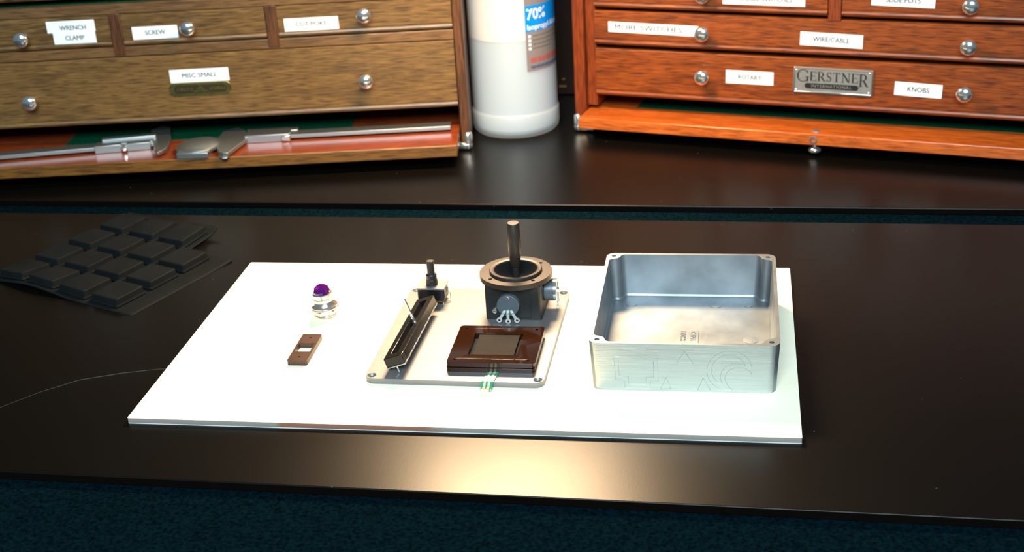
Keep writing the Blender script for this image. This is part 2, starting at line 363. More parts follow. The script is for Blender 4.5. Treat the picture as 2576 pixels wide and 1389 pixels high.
# ------------------------------------------------------------------ die cast box
def diecast_box():
    H = 35.0; a, b = 60.5, 72.5
    root = thing('enclosure_box', 'open die cast aluminium box with scribed shapes on its front, without its lid', 'box', (357.3, 122.7, BT), 0.0022)
    ia, ib, c1 = a-2.4, b-2.4, 5.3
    def inner():
        q = []
        cx, cy, r = a-c1, b-c1, 4.9
        k = [(cx-8.6, ib), (cx-7.2, ib-.25), (cx-6.0, ib-1.1), (cx-5.2, ib-2.2)]
        arc = [(cx+r*math.cos(math.radians(t)), cy+r*math.sin(math.radians(t))) for t in range(185, 266, 10)]
        k2 = [(ia-2.2, cy-5.2), (ia-1.1, cy-6.0), (ia-.25, cy-7.2), (ia, cy-8.6)]
        quad = k+arc+k2                                   # from the back wall to the right wall
        q += quad
        q += [(x, -y) for x, y in quad[::-1]]
        q += [(-x, -y) for x, y in quad]
        q += [(-x, y) for x, y in quad[::-1]]
        return q
    holes = [circ(sx*(a-c1), sy*(b-c1), 1.7, 16) for sx in (1, -1) for sy in (1, -1)]
    outer = rrect(-a, a, -b, b, 6.5, 10)
    mb = MB()
    mb.mesh(flat([outer, inner()]+holes, 3.0, H))
    mb.mesh(flat([outer], 0, 3.0))
    dr = lambda p: Vector((p.x*(1-.030*(1-p.z/H)), p.y*(1-.025*(1-p.z/H)), p.z))
    mb.map(dr)
    o = mb.build('case_body', [M['alu'], M['alu_f']], root, bevel=.5, seg=2)
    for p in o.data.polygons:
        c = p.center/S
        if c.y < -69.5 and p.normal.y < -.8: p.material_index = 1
    ii = inner(); n = len(ii); fl = MB()
    lo = [(x*.985, y*.987, 3.02) for x, y in ii]; hi = [(x+.02*(x > 0)-.02*(x < 0), y, 4.3) for x, y in ii]
    fl.add(lo+hi, [(i, (i+1) % n, n+(i+1) % n, n+i) for i in range(n)]).map(dr).build('floor_fillet', M['alu'], o)
    # small round ejector marks and the raised stamp cast in the floor
    for x, y, r in ((-42, 53, 4.2), (18.5, 53, 4.4), (42, 53, 3.0), (43, -2, 5.0)):
        MB().lathe([(r, 3.0), (r, 3.25), (r-.4, 3.3), (0, 3.3)], 28, (x, y, 0)).build('ejector_mark', M['alu'], root)
    st = MB().mesh(flat([rrect(-8, 7, -12, 12, 2)], 3.0, 3.5)).build('cast_stamp', M['alu'], root, loc=(0, 0, 0))
    st.location = Vector((.6, 1, 0))*S
    for body, x in (('CHINA', 3.2), ('1590XX', -3.6)):
        t = textmesh(body, 5.2, .25, stretch=.85)
        R = Matrix.Rotation(-PI/2, 3, 'Z')
        MB().mesh(t, fn=lambda q: R @ q+Vector((x, 1, 3.55))).build('raised_lettering', M['alu'], st, smooth=False)
    # shapes scribed in the front face
    def fp(X, Y):
        x = -60.3+X/20.5*.995; z = 35*(1-(Y-22-.0093*X)/606)
        x = max(-58, min(58, x)); yy = -b*(1-.025*(1-z/H))
        return (x*(1-.03*(1-z/H)), yy-.02, z)
    def arc(cx, cy, rx, ry, a0, a1, n=26): return [fp(cx+rx*math.cos(math.radians(a0+(a1-a0)*i/n)), cy-ry*math.sin(math.radians(a0+(a1-a0)*i/n))) for i in range(n+1)]
    lines = [[fp(*q) for q in L] for L in (
        [(325, 190), (325, 490), (440, 498), (450, 600), (795, 600), (795, 505), (905, 505), (905, 210)],
        [(380, 250), (380, 445), (505, 450), (505, 550), (740, 550), (740, 455), (845, 455), (845, 250)],
        [(450, 95), (760, 100)], [(325, 190), (400, 196)],
        [(1015, 455), (930, 610), (1075, 605), (1015, 455)], [(1505, 455), (1435, 615), (1605, 610), (1505, 455)],
        [(1260, 120), (1150, 275)], [(1260, 120), (1370, 275)])]
    lines += [arc(1850, 362, 297, 252, -8, 205), [fp(1580, 470), fp(1625, 530), fp(1700, 580), fp(1800, 608), fp(1905, 618)],
              arc(1840, 355, 226, 190, 22, 228), arc(1950, 440, 215, 172, 58, 210, 16), arc(1975, 450, 180, 130, 20, 205, 20),
              [fp(1806, 490), fp(1840, 560), fp(1905, 618)]]
    mb = MB()
    for L in lines: mb.tube(L, .13, 5)
    mb.build('scribed_outline', M['scribe'], root)
diecast_box()

# ------------------------------------------------------------------ lid plate
def lid():
    root = thing('box_lid', 'flat aluminium lid plate lying under the joystick, slider and touch pad', 'lid', (206.8, 124.26, BT), -0.008)
    a, b = 60.5, 72.5; hx, hy = 56.2, 67.7
    hs = [(sx*hx, sy*hy) for sx in (1, -1) for sy in (1, -1)]
    mb = MB().mesh(flat([rrect(-a, a, -b, b, 6.5, 10)]+[circ(x, y, 3.1, 24) for x, y in hs], 0, 4))
    for x, y in hs:
        mb.lathe([(3.1, 4.0), (1.7, 2.4), (1.6, .5), (0, .5)], 24, (x, y, 0), caps=False)
    mb.build('lid_plate', M['alu_lid'], root, bevel=.5, seg=2)
lid()
LT = BT+4.0

# ------------------------------------------------------------------ joystick
def joystick():
    root = thing('joystick', 'black joystick module with round flange and upright stick on the aluminium lid', 'joystick', (233.4, 163.2, LT), -0.01)
    body = MB().mesh(flat([rrect(-20.3, 20.3, -18.6, 20, 2, 4), circ(0, 0, 15.6, 40)], 15, 26.2)).mesh(flat([rrect(-20.3, 20.3, -18.6, 20, 2, 4)], 0, 15)).build('housing', M['black_pl'], root, bevel=.5)
    mb = MB()                                          # faint moulded seams on the front of the housing
    mb.box(-13.5, 13, -19.0, -18.6, 1.3, 1.7); mb.box(-17, -11, -19.0, -18.6, 19.6, 20.2); mb.box(12.6, 13.0, -19.0, -18.6, 1.3, 22)
    mb.build('moulded_rib', M['black_pl'], body)
    # flange with raised collar and dished boot well
    z = 26.2
    prof = [(14.0, z), (26.3, z), (26.3, z+3.4), (25.8, z+3.9), (19.0, z+3.9), (19.0, z+6.0), (18.6, z+6.4), (16.0, z+6.4), (15.2, z+5.8), (12.5, z+3.0), (8.5, z+1.1), (4, z+.5), (0, z+.5)]
    fl = MB().mesh(flat([circ(0, 0, 26.3, 72), circ(0, 0, 16.5, 48)]+[circ(21.9*math.cos(math.radians(t)), 21.9*math.sin(math.radians(t)), 1.35, 14) for t in (47, 137, 227, 317)], z, z+3.9))
    t0 = math.radians(-4)
    fl.v = [(x*math.cos(t0)-y*math.sin(t0), x*math.sin(t0)+y*math.cos(t0), q) for x, y, q in fl.v]
    fl.build('flange', M['black_an'], root, bevel=.35)
    MB().lathe([(19.0, z+3.0), (19.0, z+5.6), (18.5, z+6.1), (16.3, z+6.1), (15.6, z+5.7), (15.3, z+5.0)], 72, caps=False).map(lambda p: p).build('collar', M['black_an'], root)
    MB().lathe([(15.5, z+5.2), (15.0, z+4.4), (13.6, z+1.4), (11.0, z-2.4), (7, z-5.4), (0, z-6.8)], 72, caps=False).build('boot_well', M['rubber'], root)
    st = MB().lathe([(2.7, z-6.5), (2.7, z+10), (0, z+10)], 24).build('shaft', M['black_pl'], root)
    g = z+8.0
    MB().lathe([(3.3, g), (3.7, g+.5), (4.6, g+13), (4.75, g+15), (4.4, g+32.6), (4.0, g+33.2), (0, g+33.3)], 32).build('grip', M['black_an'], root)
    # front potentiometer
    def pot(loc, rz, thick, name='potentiometer'):
        m = MB().lathe([(7.7, 0), (8.1, -.4), (8.1, -thick+.5), (7.6, -thick), (0, -thick)], 36, axis='y')
        p = m.build(name, [M['pale_metal']], root, loc=loc, rot=(0, 0, rz))
        MB().box(-1, 1, -thick-.5, -thick+.3, 4.6, 7.3).build('locating_tab', M['nickel'], p, bevel=.2)
        for sx in (-1, 0, 1):
            an = math.radians(sx*28)
            q = MB().mesh(flat([rrect(-1.0, 1.0, -6.0, 2, .5, 3), ], -.3, .3))
            q.mesh(flat([circ(0, -7.2, 2.0, 16), circ(0, -7.4, .95, 12)], -.25, .25))
            q.lathe([(1.2, -.3), (1.2, .6), (.7, 1.0), (0, 1.0)], 14)
            def tf(v, an=an, sx=sx):
                x = v.x*math.cos(an)-v.y*math.sin(an); zz = v.x*math.sin(an)+v.y*math.cos(an)
                # local plane is x-z, y thickness; tails lean away from the housing
                return Vector((x*1.0+sx*3.0, -thick-.6-v.z+min(0, zz)*.12, zz*.9-4.6))
            q.map(lambda v: tf(v)).build('solder_lug', M['tin'], p)
        return p
    pot((-3.0, -18.6, 13.0), 0, 5.0)
    m = MB().lathe([(5, 0), (5, -2), (2.2, -2)], 24, axis='y')
    p2 = pot((20.3, 2.0, 14.8), PI/2, 7.5)
    MB().lathe([(8.3, -7.0), (8.3, -9.0), (7.2, -9.3), (7.0, -8.6), (7.0, -7.4)], 30, axis='y', caps=False).build('crimped_rim', M['nickel'], p2)
    sc = MB().lathe([(1.9, -18.6), (1.9, -20.2), (1.5, -20.6), (0, -20.6)], 18, (-13.3, 0, 7.2), axis='y').build('screw', M['nickel'], root)
    MB().box(-14.9, -11.7, -20.9, -20.5, 7.0, 7.4).build('slot', M['black_pl'], sc)
joystick()

# ------------------------------------------------------------------ slider
def slider():
    root = thing('slide_control', 'long black slide control with a thin steel lever leaning on its pins', 'slider', (166.3, 60.2, LT), 0.0)
    th = math.radians(18); W_, H_, L_ = 13.4, 7.6, 94.0
    R = Matrix.Rotation(-th, 3, 'Y')          # right long side lifts
    off = Vector((.0, 0, 8.6))
    sk = lambda p: Vector((p.x+p.y*.026-.6, p.y, p.z))
    T = lambda p: sk(R @ p+off)
    def outer_body():
        mb = MB(); hx, hz = W_/2, H_/2; sl = 2.7
        # cross-section with a slot: U shape with sloping walls
        sec = [(-hx, -hz+1), (hx, -hz+1), (hx, hz), (sl, hz), (.6, -1.2), (-.9, -1.2), (-sl, hz), (-hx, hz)]
        mb.prism(sec, 6, L_-6, axis='y')
        mb.box(-hx, hx, 0, 6.0, -hz+1, hz); mb.box(-hx, hx, L_-6.0, L_, -hz+1, hz)
        return mb.map(T)
    outer_body().build('slider_body', M['black_gl'], root, bevel=.3)
    MB().box(-W_/2+.1, W_/2+.3, -.3, L_+.3, -H_/2, -H_/2+.95).map(T).build('base_plate', M['steel'], root, bevel=.2)
    MB().box(-.15, .15, 7, L_-8, -.6, .4).map(T).build('guide_rail', M['steel'], root)
    mb = MB()
    for y in (8, 18, 30, 38, 50, 60, 72, 86): mb.box(W_/2, W_/2+.35, y, y+5.5, -H_/2+.2, -H_/2+1.2)
    mb.map(T).build('crimp_tab', M['nickel'], root)
    for x, y in ((0, 2), (3.0, L_-3), (-3.0, L_-3)):
        zl = -8.4 if y < 10 else -6.6
        MB().box(x-.45, x+.45, y-1.6, y-1.1, zl, -H_/2+.2).map(T).build('pin', M['nickel'], root)
    # lever: carriage, thick lower stud, thin rod leaning away to the left
    lv = MB().box(-1.2, 1.0, 55, 63, -1.0, 2.2).map(T).build('lever_carriage', M['black_gl'], root, bevel=.3)
    a = T(Vector((-.3, 59, 2.0))); d = Vector((-.36, .13, .93)).normalized()
    MB().tube([a, a+d*5.2, a+d*5.6], [1.1, 1.0, .75], 12).build('lever_stud', M['nickel'], root)
    MB().tube([a+d*5, a+d*17], [.75, .7], 10).build('lever_rod', M['nickel'], root)
slider()

# ------------------------------------------------------------------ rotary encoder
def encoder():
    root = thing('rotary_encoder', 'rotary control with black shaft and silver top plate behind the slide control', 'rotary control', (168.5, 174.5, LT), -0.02)
    MB().mesh(flat([rrect(-9.8, 9.8, -8.4, 8.2, .6, 3)], 3.8, 12.6)).build('housing', M['black_gl'], root, bevel=.3)
    MB().mesh(flat([rrect(-10.4, 10.4, -8.5, 8.5, .5, 3)], 12.6, 13.8)).build('top_plate', M['alu_lid'], root, bevel=.3)
    MB().box(-6, 9.6, -8.2, 7.5, 2.6, 3.8).build('circuit_board', M['pcb'], root)
    for sx in (-1, 1):
        for y in (-5.5, 4.5):
            MB().box(sx*10.35, sx*10.05, y-1.2, y+1.2, 5.5, 13.6).build('clamp_leg', M['steel'], root, bevel=.1)
    for x, y in ((-4, 6), (0, 6), (4, 6), (-3, -6), (8.8, -6)):
        MB().box(x-.5, x+.5, y-.25, y+.25, 0, 3.0).build('terminal_pin', M['nickel'], root)
    MB().tube([(10.4, 3, 10), (12.4, 2, 7), (12.8, 1, 4), (12.2, 1, 1.2)], .35, 8).build('wire_terminal', M['nickel'], root)
    MB().lathe([(4.3, 13.8), (4.3, 18), (4.05, 18.3), (4.05, 21.6), (3.4, 22.4), (0, 22.4)], 28, (-.2, -.8, 0)).build('bushing', M['black_pl'], root)
    MB().lathe([(2.9, 22), (2.9, 32.2), (2.6, 32.6), (0, 32.6)], 28, (-.2, -.8, 0)).map(lambda p: Vector((p.x, max(p.y, -2.9) if p.z > 26 else p.y, p.z))).build('shaft', M['black_pl'], root)
encoder()

# ------------------------------------------------------------------ touch pad
def touch_pad():
    root = thing('touch_pad', 'square bronze acrylic touch pad with matte black centre and thin green tail', 'touch pad', (229.4, 92.6, LT), 0.004)
    hs = [circ(sx*24.6, sy*23.0, 1.1, 14) for sx in (1, -1) for sy in (1, -1)]
    MB().mesh(flat([rrect(-29.9, 29.7, -28.4, 27.4, 2.6, 6)], .0, 3.1)).build('lower_frame', M['bronze_ac'], root, bevel=.25)
    MB().mesh(flat([rrect(-29.7, 30.0, -27.8, 28.0, 2.6, 6), rrect(-17.2, 16.4, -15.6, 16.4, .4, 2)]+hs, 3.5, 6.8)).build('upper_frame', M['bronze_ac'], root, bevel=.25)
    MB().box(-17.1, 16.3, -15.5, 16.3, 3.2, 3.7).build('sensor_backing', M['rubber'], root)
    MB().box(-14.4, 14.0, -15.5, 16.3, 3.7, 5.9).build('sensor_film', M['sensor'], root, bevel=.15)
    for x, y in ((-24.6, -23), (24.6, -23), (-24.6, 23), (24.6, 23)):
        MB().lathe([(.95, 2.5), (.95, 4.6), (0, 5.0)], 12, (x, y, 0)).build('corner_pin', M['black_gl'], root)
    # tail: leaves under the frame, bends over the lid edge and hangs to the sheet
    path = [(2.2, -26, .6), (1.4, -34, .5), (.6, -40.0, .45), (.2, -41.6, .2), (0, -42.8, -.8), (-.1, -44.2, -2.1), (-.2, -45.5, -2.9), (-.4, -47.5, -3.3)]
    def strip(x0, x1, z0, z1, pth):
        v = []; f = []
        for (cx, y, z) in pth:
            for x, h in ((x0, z0), (x1, z0), (x1, z1), (x0, z1)): v.append((cx+x, y, z+h))
        for i in range(len(pth)-1):
            for k in range(4): f.append((i*4+k, i*4+(k+1) % 4, (i+1)*4+(k+1) % 4, (i+1)*4+k))
        f += [(0, 1, 2, 3), tuple(len(v)-4+k for k in (3, 2, 1, 0))]
        return MB().add(v, f)
    tl = strip(-3.9, 3.9, -.1, .15, path).build('tail', M['green_tail'], root)
    for x in (-1.6, 1.2):
        strip(x-.8, x+.8, .16, .26, path).build('trace', M['silver_tr'], tl)
        MB().box(x-1.2, x+.9, -47.0, -45.2, -2.9, -1.9).build('crimp', M['copper'], tl, bevel=.2)
        MB().tube([(x-.4, -47, -3.2), (x-.7, -56, -3.6)], .3, 8).build('pin', M['silver_tr'], tl)
    MB().box(-3.2, 2.0, -52.5, -47.0, -3.9, -2.3).build('connector', M['clear_tip'], tl, bevel=.3)
touch_pad()

# ------------------------------------------------------------------ jewel indicator lamp
def jewel():
    root = thing('indicator_lamp', 'small chrome panel lamp with faceted violet jewel standing on the plywood', 'indicator lamp', (91.5, 153.7, BT), 0.15)
    tilt = Matrix.Rotation(math.radians(-5), 3, 'Y')
    tp = lambda p: tilt @ Vector(p)+Vector((0, 0, .6))
    mb = MB().lathe([(6.4, 0), (6.9, .3)]+[(7.3 if i % 2 else 6.9, .6+i*.35) for i in range(9)]+[(7.2, 3.8)], 32)
    mb.map(tp).build('threaded_barrel', M['chrome'], root)
    hexa = [(10.3*math.cos(math.radians(60*i+12)), 10.3*math.sin(math.radians(60*i+12))) for i in range(6)]
    MB().prism(hexa, 3.4, 6.4).map(tp).build('hex_nut', M['chrome'], root, bevel=.6)
    MB().lathe([(8.0, 6.4), (9.6, 6.8), (9.8, 7.4), (9.3, 7.8), (9.9, 8.3), (9.8, 8.8), (8.9, 9.6), (8.0, 11.0), (7.4, 12.8), (6.5, 12.8)], 40).map(tp).build('bezel_ring', M['chrome'], root)
    mb = MB(); n = 72; v = []; f = []
    prof = [(7.2, 12.3), (7.9, 12.9), (7.95, 15.0), (7.3, 15.3), (7.3, 18.3), (6.8, 18.8), (6.2, 18.8)]
    for i in range(n):
        a = 2*PI*i/n
        for k, (r, h) in enumerate(prof):
            rr = r-(.38 if (i % 2 and k in (1, 2)) else 0); v.append((rr*math.cos(a), rr*math.sin(a), h))
    m = len(prof)
    for i in range(n):
        for j in range(m-1): f.append((i*m+j, ((i+1) % n)*m+j, ((i+1) % n)*m+j+1, i*m+j+1))
    f.append(tuple(i*m for i in range(n))[::-1]); f.append(tuple(i*m+m-1 for i in range(n)))
    mb.add(v, f).map(tp).build('knurled_cap', M['chrome'], root)
    MB().lathe([(6.6, 18.4), (6.4, 20.4), (5.4, 22.8), (3.2, 24.6), (1.2, 25.2), (0, 25.3)], 14).map(tp).build('jewel', M['jewel'], root, smooth=False)
jewel()

# ------------------------------------------------------------------ small frame plate
def frame_plate():
    mb = MB().mesh(flat([rrect(-7.1, 7.1, -20.5, 20.5, 1.4, 4), rrect(-5.5, 5.5, -6.6, 6.0, 1.0, 4), circ(0, 14.6, .9, 12), circ(0, -14.6, .9, 12)], 0, 3.8))
    o = mb.build('switch_bezel', M['bracket'], bevel=.3, loc=(91.9, 95.9, BT), rot=(0, 0, .012))
    tag(o, 'small dark brown plate with a square window and two screw holes', 'plate')
frame_plate()

# ------------------------------------------------------------------ rubber keypad
def keypad():
    root = thing('rubber_keypad', 'black rubber sheet of square keys with one corner cut away, lying on the black board', 'keypad', (-186.3, 229.4, 0), math.radians(-22.9))
    def lift(a, b):
        z = .35
        t = max(0, min(1, (b-118)/15)); z += 5.5*t*t
        t = max(0, min(1, (b-60)/60))*max(0, min(1, (a+20)/100)); z += 3.5*t*t
        t = max(0, min(1, (12-b)/32)); g = math.exp(-((a-28)/36)**2); z += 5.0*t*t*g
        return z
    notch = lambda a, b: a > 91 and b > 93.5
    xs = [-18+i*(159/53) for i in range(54)]; ys = [-20.3+i*(152/51) for i in range(52)]
    xs = sorted(set([round(x, 3) for x in xs]+[91.0])); ys = sorted(set([round(y, 3) for y in ys]+[93.5]))
    mb = MB(); idx = {}; v = []; f = []
    for i in range(len(xs)-1):
        for j in range(len(ys)-1):
            if notch((xs[i]+xs[i+1])/2, (ys[j]+ys[j+1])/2): continue
            q = []
            for (p, r) in ((i, j), (i+1, j), (i+1, j+1), (i, j+1)):
                if (p, r) not in idx: idx[(p, r)] = len(v); v.append((xs[p], ys[r], lift(xs[p], ys[r])))
                q.append(idx[(p, r)])
            f.append(tuple(q))
    o = mb.add(v, f).build('rubber_sheet', M['rubber'], root)
    s = o.modifiers.new('solid', 'SOLIDIFY'); s.thickness = 1.5*S; s.offset = 1
    for c in range(4):
        for r in range(4):
            if c == 3 and r == 3: continue
            ca, cb = 35.6*c, 36.2*r
            k = MB()
            l0 = rrect(-15.6, 15.6, -16.0, 16.0, 1.2, 3); l1 = rrect(-15.2, 15.2, -15.6, 15.6, 1.2, 3); lo = rrect(-14.2, 14.2, -14.6, 14.6, 1.2, 3); mi = rrect(-13.9, 13.9, -14.3, 14.3, 1.6, 3); hi = rrect(-13.2, 13.2, -13.6, 13.6, 1.4, 3); n = len(lo)
            vv = [(x, y, 1.0) for x, y in l0]+[(x, y, 2.2) for x, y in l1]+[(x, y, 2.2) for x, y in lo]+[(x, y, 6.4) for x, y in mi]+[(x, y, 7.0) for x, y in hi]
            ff = [(i+q*n, (i+1) % n+q*n, (i+1) % n+(q+1)*n, i+(q+1)*n) for q in (0, 1, 2, 3) for i in range(n)]+[tuple(4*n+i for i in range(n))]
            k.add(vv, ff).map(lambda p: Vector((p.x+ca, p.y+cb, p.z+lift(p.x+ca, p.y+cb)))).build('key', M['rubber'], root)
    MB().lathe([(1.1, 0), (1.1, lift(44, -16)+.6), (0, lift(44, -16)+.6)], 12, (44, -16.5, 0)).build('locating_peg', M['rubber'], root)
    MB().lathe([(1.2, 1.9), (0, 1.92)], 14, (122, 2, 0)).build('sheet_hole', M['black_ink'], root)
keypad()
tag(MB().tube([(38, 73.9, .15), (10, 73.6, .15), (-8.3, 72.8, .15), (-33, 65.5, .15), (-59.3, 54.5, .15), (-80, 35.5, .15), (-97.5, 13.5, .15), (-112, -8, .15)], .08, 5).build('hair', M['steel']),
    'single fine hair curving over the black board left of the plywood', 'hair')

# ------------------------------------------------------------------ chests
def knob(parent, u, z, y=0, r=7.2):
    MB().lathe([(3.0, 1.0), (2.6, -4.0), (3.2, -6.5), (r*.86, -8.2), (r, -9.6), (r*.97, -10.8), (r*.85, -11.9), (r*.6, -12.9), (r*.3, -13.5), (0, -13.7)], 32, (u, y, z), axis='y').build('knob', M['nickel'], parent, angle=60)
def sticker(parent, u0, u1, z0, z1, text, size, y=-.35, skew=0.0, stretch=1.0, tx=0, tz=0):
    uc, zc = (u0+u1)/2, (z0+z1)/2
    mb = MB().box(u0, u1, y, y+.5, z0, z1, 0)
    t = textmesh(text, size, stretch=stretch)
    for k, dx in enumerate((-.11, .11)):
        mb.mesh(t, 1, fn=lambda q: Vector((uc+q.x+tx+dx, y-.16-.02*k, zc+q.y+tz)))
    if skew: mb.map(lambda p: Vector((uc+(p.x-uc)*math.cos(skew)-(p.z-zc)*math.sin(skew), p.y, zc+(p.x-uc)*math.sin(skew)+(p.z-zc)*math.cos(skew))))
    me = bpy.data.meshes.new('label_sticker'); me.from_pydata([(x*S, yy*S, zz*S) for x, yy, zz in mb.v], [], mb.f)
    me.materials.append(M['paper']); me.materials.append(M['ink']); me.polygons.foreach_set('material_index', mb.mi)
    o = link(me, 'label_sticker', parent); return o
def drawer(parent, u0, u1, z0, z1, mat, back=0.0, depth=150):
    y = back
    sec = [(y+20, z0), (y+2.2, z0), (y+.4, z0+.8), (y-.9, z0+2.4), (y-1.1, z0+3.4), (y-.5, z0+4.9), (y+.7, z0+5.4), (y+.7, z0+6.1), (y, z0+6.5),
           (y, z1-2.6), (y+.5, z1-2.3), (y+.6, z1-.9), (y+1.6, z1), (y+20, z1)]
    mb = MB().prism(sec, u0, u1, axis='x')
    mb.box(u0+4, u1-4, y+20, y+depth, z0+1, z1-4)
    return mb.build('drawer', mat, parent, angle=25)
def corner_foot(parent, u, y, sx):
    """rounded nickel corner: ball with three short rounded arms; sx=-1 arm runs to -u"""
    r = 4.6
    mb = MB()
    mb.lathe([(0, -r), (r*.5, -r*.87), (r*.87, -r*.5), (r, 0), (r*.87, r*.5), (r*.5, r*.87), (0, r)], 20, (u, y, r))
    mb.tube([(u, y, r), (u+sx*17, y, r), (u+sx*18.5, y, r)], [r-.4, r-.5, 2.6], 14)
    mb.tube([(u, y, r), (u, y+26, r), (u, y+27.5, r)], [r-.4, r-.5, 2.6], 14)
    mb.tube([(u, y, r), (u, y, 17), (u, y, 18.5)], [r-.4, r-.5, 2.6], 14)
    return mb.build('corner_guard', M['nickel'], parent, angle=50)

def left_chest():
    A = math.radians(8.2)
    root = thing('tool_chest', 'olive brown oak tool chest on the left holding calipers on its pulled out panel', 'tool chest', (129.6, 538.2, 0), A)
    U0, U1, D, TOP = -518, 1.0, 236, 250
    zb = 4
    # case
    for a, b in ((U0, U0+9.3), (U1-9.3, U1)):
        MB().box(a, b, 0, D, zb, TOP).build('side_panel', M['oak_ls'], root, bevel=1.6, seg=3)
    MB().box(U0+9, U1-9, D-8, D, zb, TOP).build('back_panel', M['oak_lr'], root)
    MB().box(U0+9, U1-9, 2, D-8, zb, 11.5).build('bottom_board', M['dark_in'], root)
    MB().box(U0, U1, 0, D, TOP, TOP+10).build('top_board', M['oak_lr'], root, bevel=1.5)
    il, ir = U0+9.3, U1-9.3
    MB().box(il, ir, 1.0, 24, 111.4, 120.8).build('rail', M['oak_lr'], root, bevel=.6)
    MB().box(il, ir, .6, 24, 152.6, 162.2).build('rail', M['oak_lr'], root, bevel=.6)
    MB().box(il, ir, 8, D-10, 160.5, 163.0).build('felt_lining', M['felt_g'], root)
    MB().box(il, ir, 60, D-10, 163, 169).build('rail', M['dark_in'], root)
    MB().box(il, ir, .6, 24, 200, 209).build('rail', M['oak_lr'], root, bevel=.6)
    for a in (-334.3, -185.3):
        MB().box(a, a+11.0, .2, 20, 113, 152.8).build('drawer_divider', M['oak_ls'], root, bevel=.5)
    corner_foot(root, U1-2.6, 2.6, -1); corner_foot(root, U0+2.6, 2.6, 1)
    # the back foot peeks out beside the bottle
    mb = MB(); mb.lathe([(0, -4.6), (4, -2.3), (4.6, 0), (4, 2.3), (0, 4.6)], 16, (U1-2.6, D-2.6, 4.6)); mb.tube([(U1-2.6, D-2.6, 4.6), (U1-2.6, D-28, 4.6), (U1-2.6, D-29, 4.6)], [4.2, 4.1, 2], 12); mb.tube([(U1-2.6, D-2.6, 4.6), (U1-2.6, D-2.6, 20)], 4.2, 12)
    mb.build('corner_guard', M['nickel'], root, angle=50)
    # drawers
    d = drawer(root, il+.4, ir-.4, 45.2, 110.6, M['oak_l'], .0)
    knob(d, -422.5, 73.0); knob(d, -94.9, 77.2)
    sticker(d, -284.6, -227.4, 83.2, 96.0, 'MISC SMALL', 6.3, tz=.2, stretch=1.015)
    pl = MB()
    pl.prism(rrect(-286.8, -226.6, 69.6, 83.0, 5.6, 6), -.9, .2, axis='y')
    p = pl.build('name_plate', M['brass'], d, bevel=.5)
    pi = MB().prism(rrect(-282.5, -231.0, 72.4, 80.2, 3.4, 6), -1.05, -.8, axis='y').build('name_plate_inset', M['brass_d'], d)
    t = MB(); t.prism([(-265, 73.2), (-261, 75.6), (-256.6, 80.0), (-252.4, 75.6), (-248, 73.2)], -1.3, -.9, axis='y')
    x = -280
    while x < -233:
        wd = random.uniform(1.0, 2.4)
        if not -264 < x < -250: t.box(x, x+wd, -1.2, -.95, 74.9+random.uniform(-.3, .3), 78.0+random.uniform(-.3, .3))
        x += wd+.7
    t.build('name_plate_lettering', M['brass'], d, smooth=False)
    rows = ((il+.4, -334.6, [(-418, 134.9)]), (-322.9, -185.7, [(-258.2, 137.5)]), (-174.0, ir-.4, [(-90.6, 140.7)]))
    ds = []
    for a, b, ks in rows:
        q = drawer(root, a, b, 121.4, 152.2, M['oak_l'], .6)
        for k in ks: knob(q, *k)
        ds.append(q)
    sticker(ds[0], -394.4, -348.2, 137.7, 148.8, 'WRENCH', 6.2, y=-.1, tx=2.0, tz=-1.4, stretch=0.946)
    sticker(ds[0], -389.6, -349.0, 126.7, 138.0, 'CLAMP', 6.2, y=-.3, tz=-.2, stretch=0.946)
    sticker(ds[1], -313.6, -270.0, 127.2, 139.4, 'SCREW', 6.2, y=-.3, stretch=0.946)
    sticker(ds[2], -167.9, -116.2, 127.4, 139.7, 'CUT/POKE', 6.2, y=-.3, tz=.2, stretch=1.015)
    q = drawer(root, il+.4, ir-.4, 168.4, 199, M['oak_l'], .6)
    knob(q, -422.5, 183); knob(q, -94.9, 183)
    # drop front panel, slid out under the drawers
    pf = -52.6
    pn = MB().box(U0+10, -9.2, pf, 150, 12, 23.3).build('front_panel', M['panel_l'], root, bevel=.8)
    MB().box(U0+10.4, -9.6, pf+.8, 149, 23.3, 23.45).build('panel_face', M['mahog'], pn)
    MB().box(-402, -117, 6.5, 120, 23.3, 24.0).build('felt_inlay', M['felt_g'], pn)
    return root
left_chest()

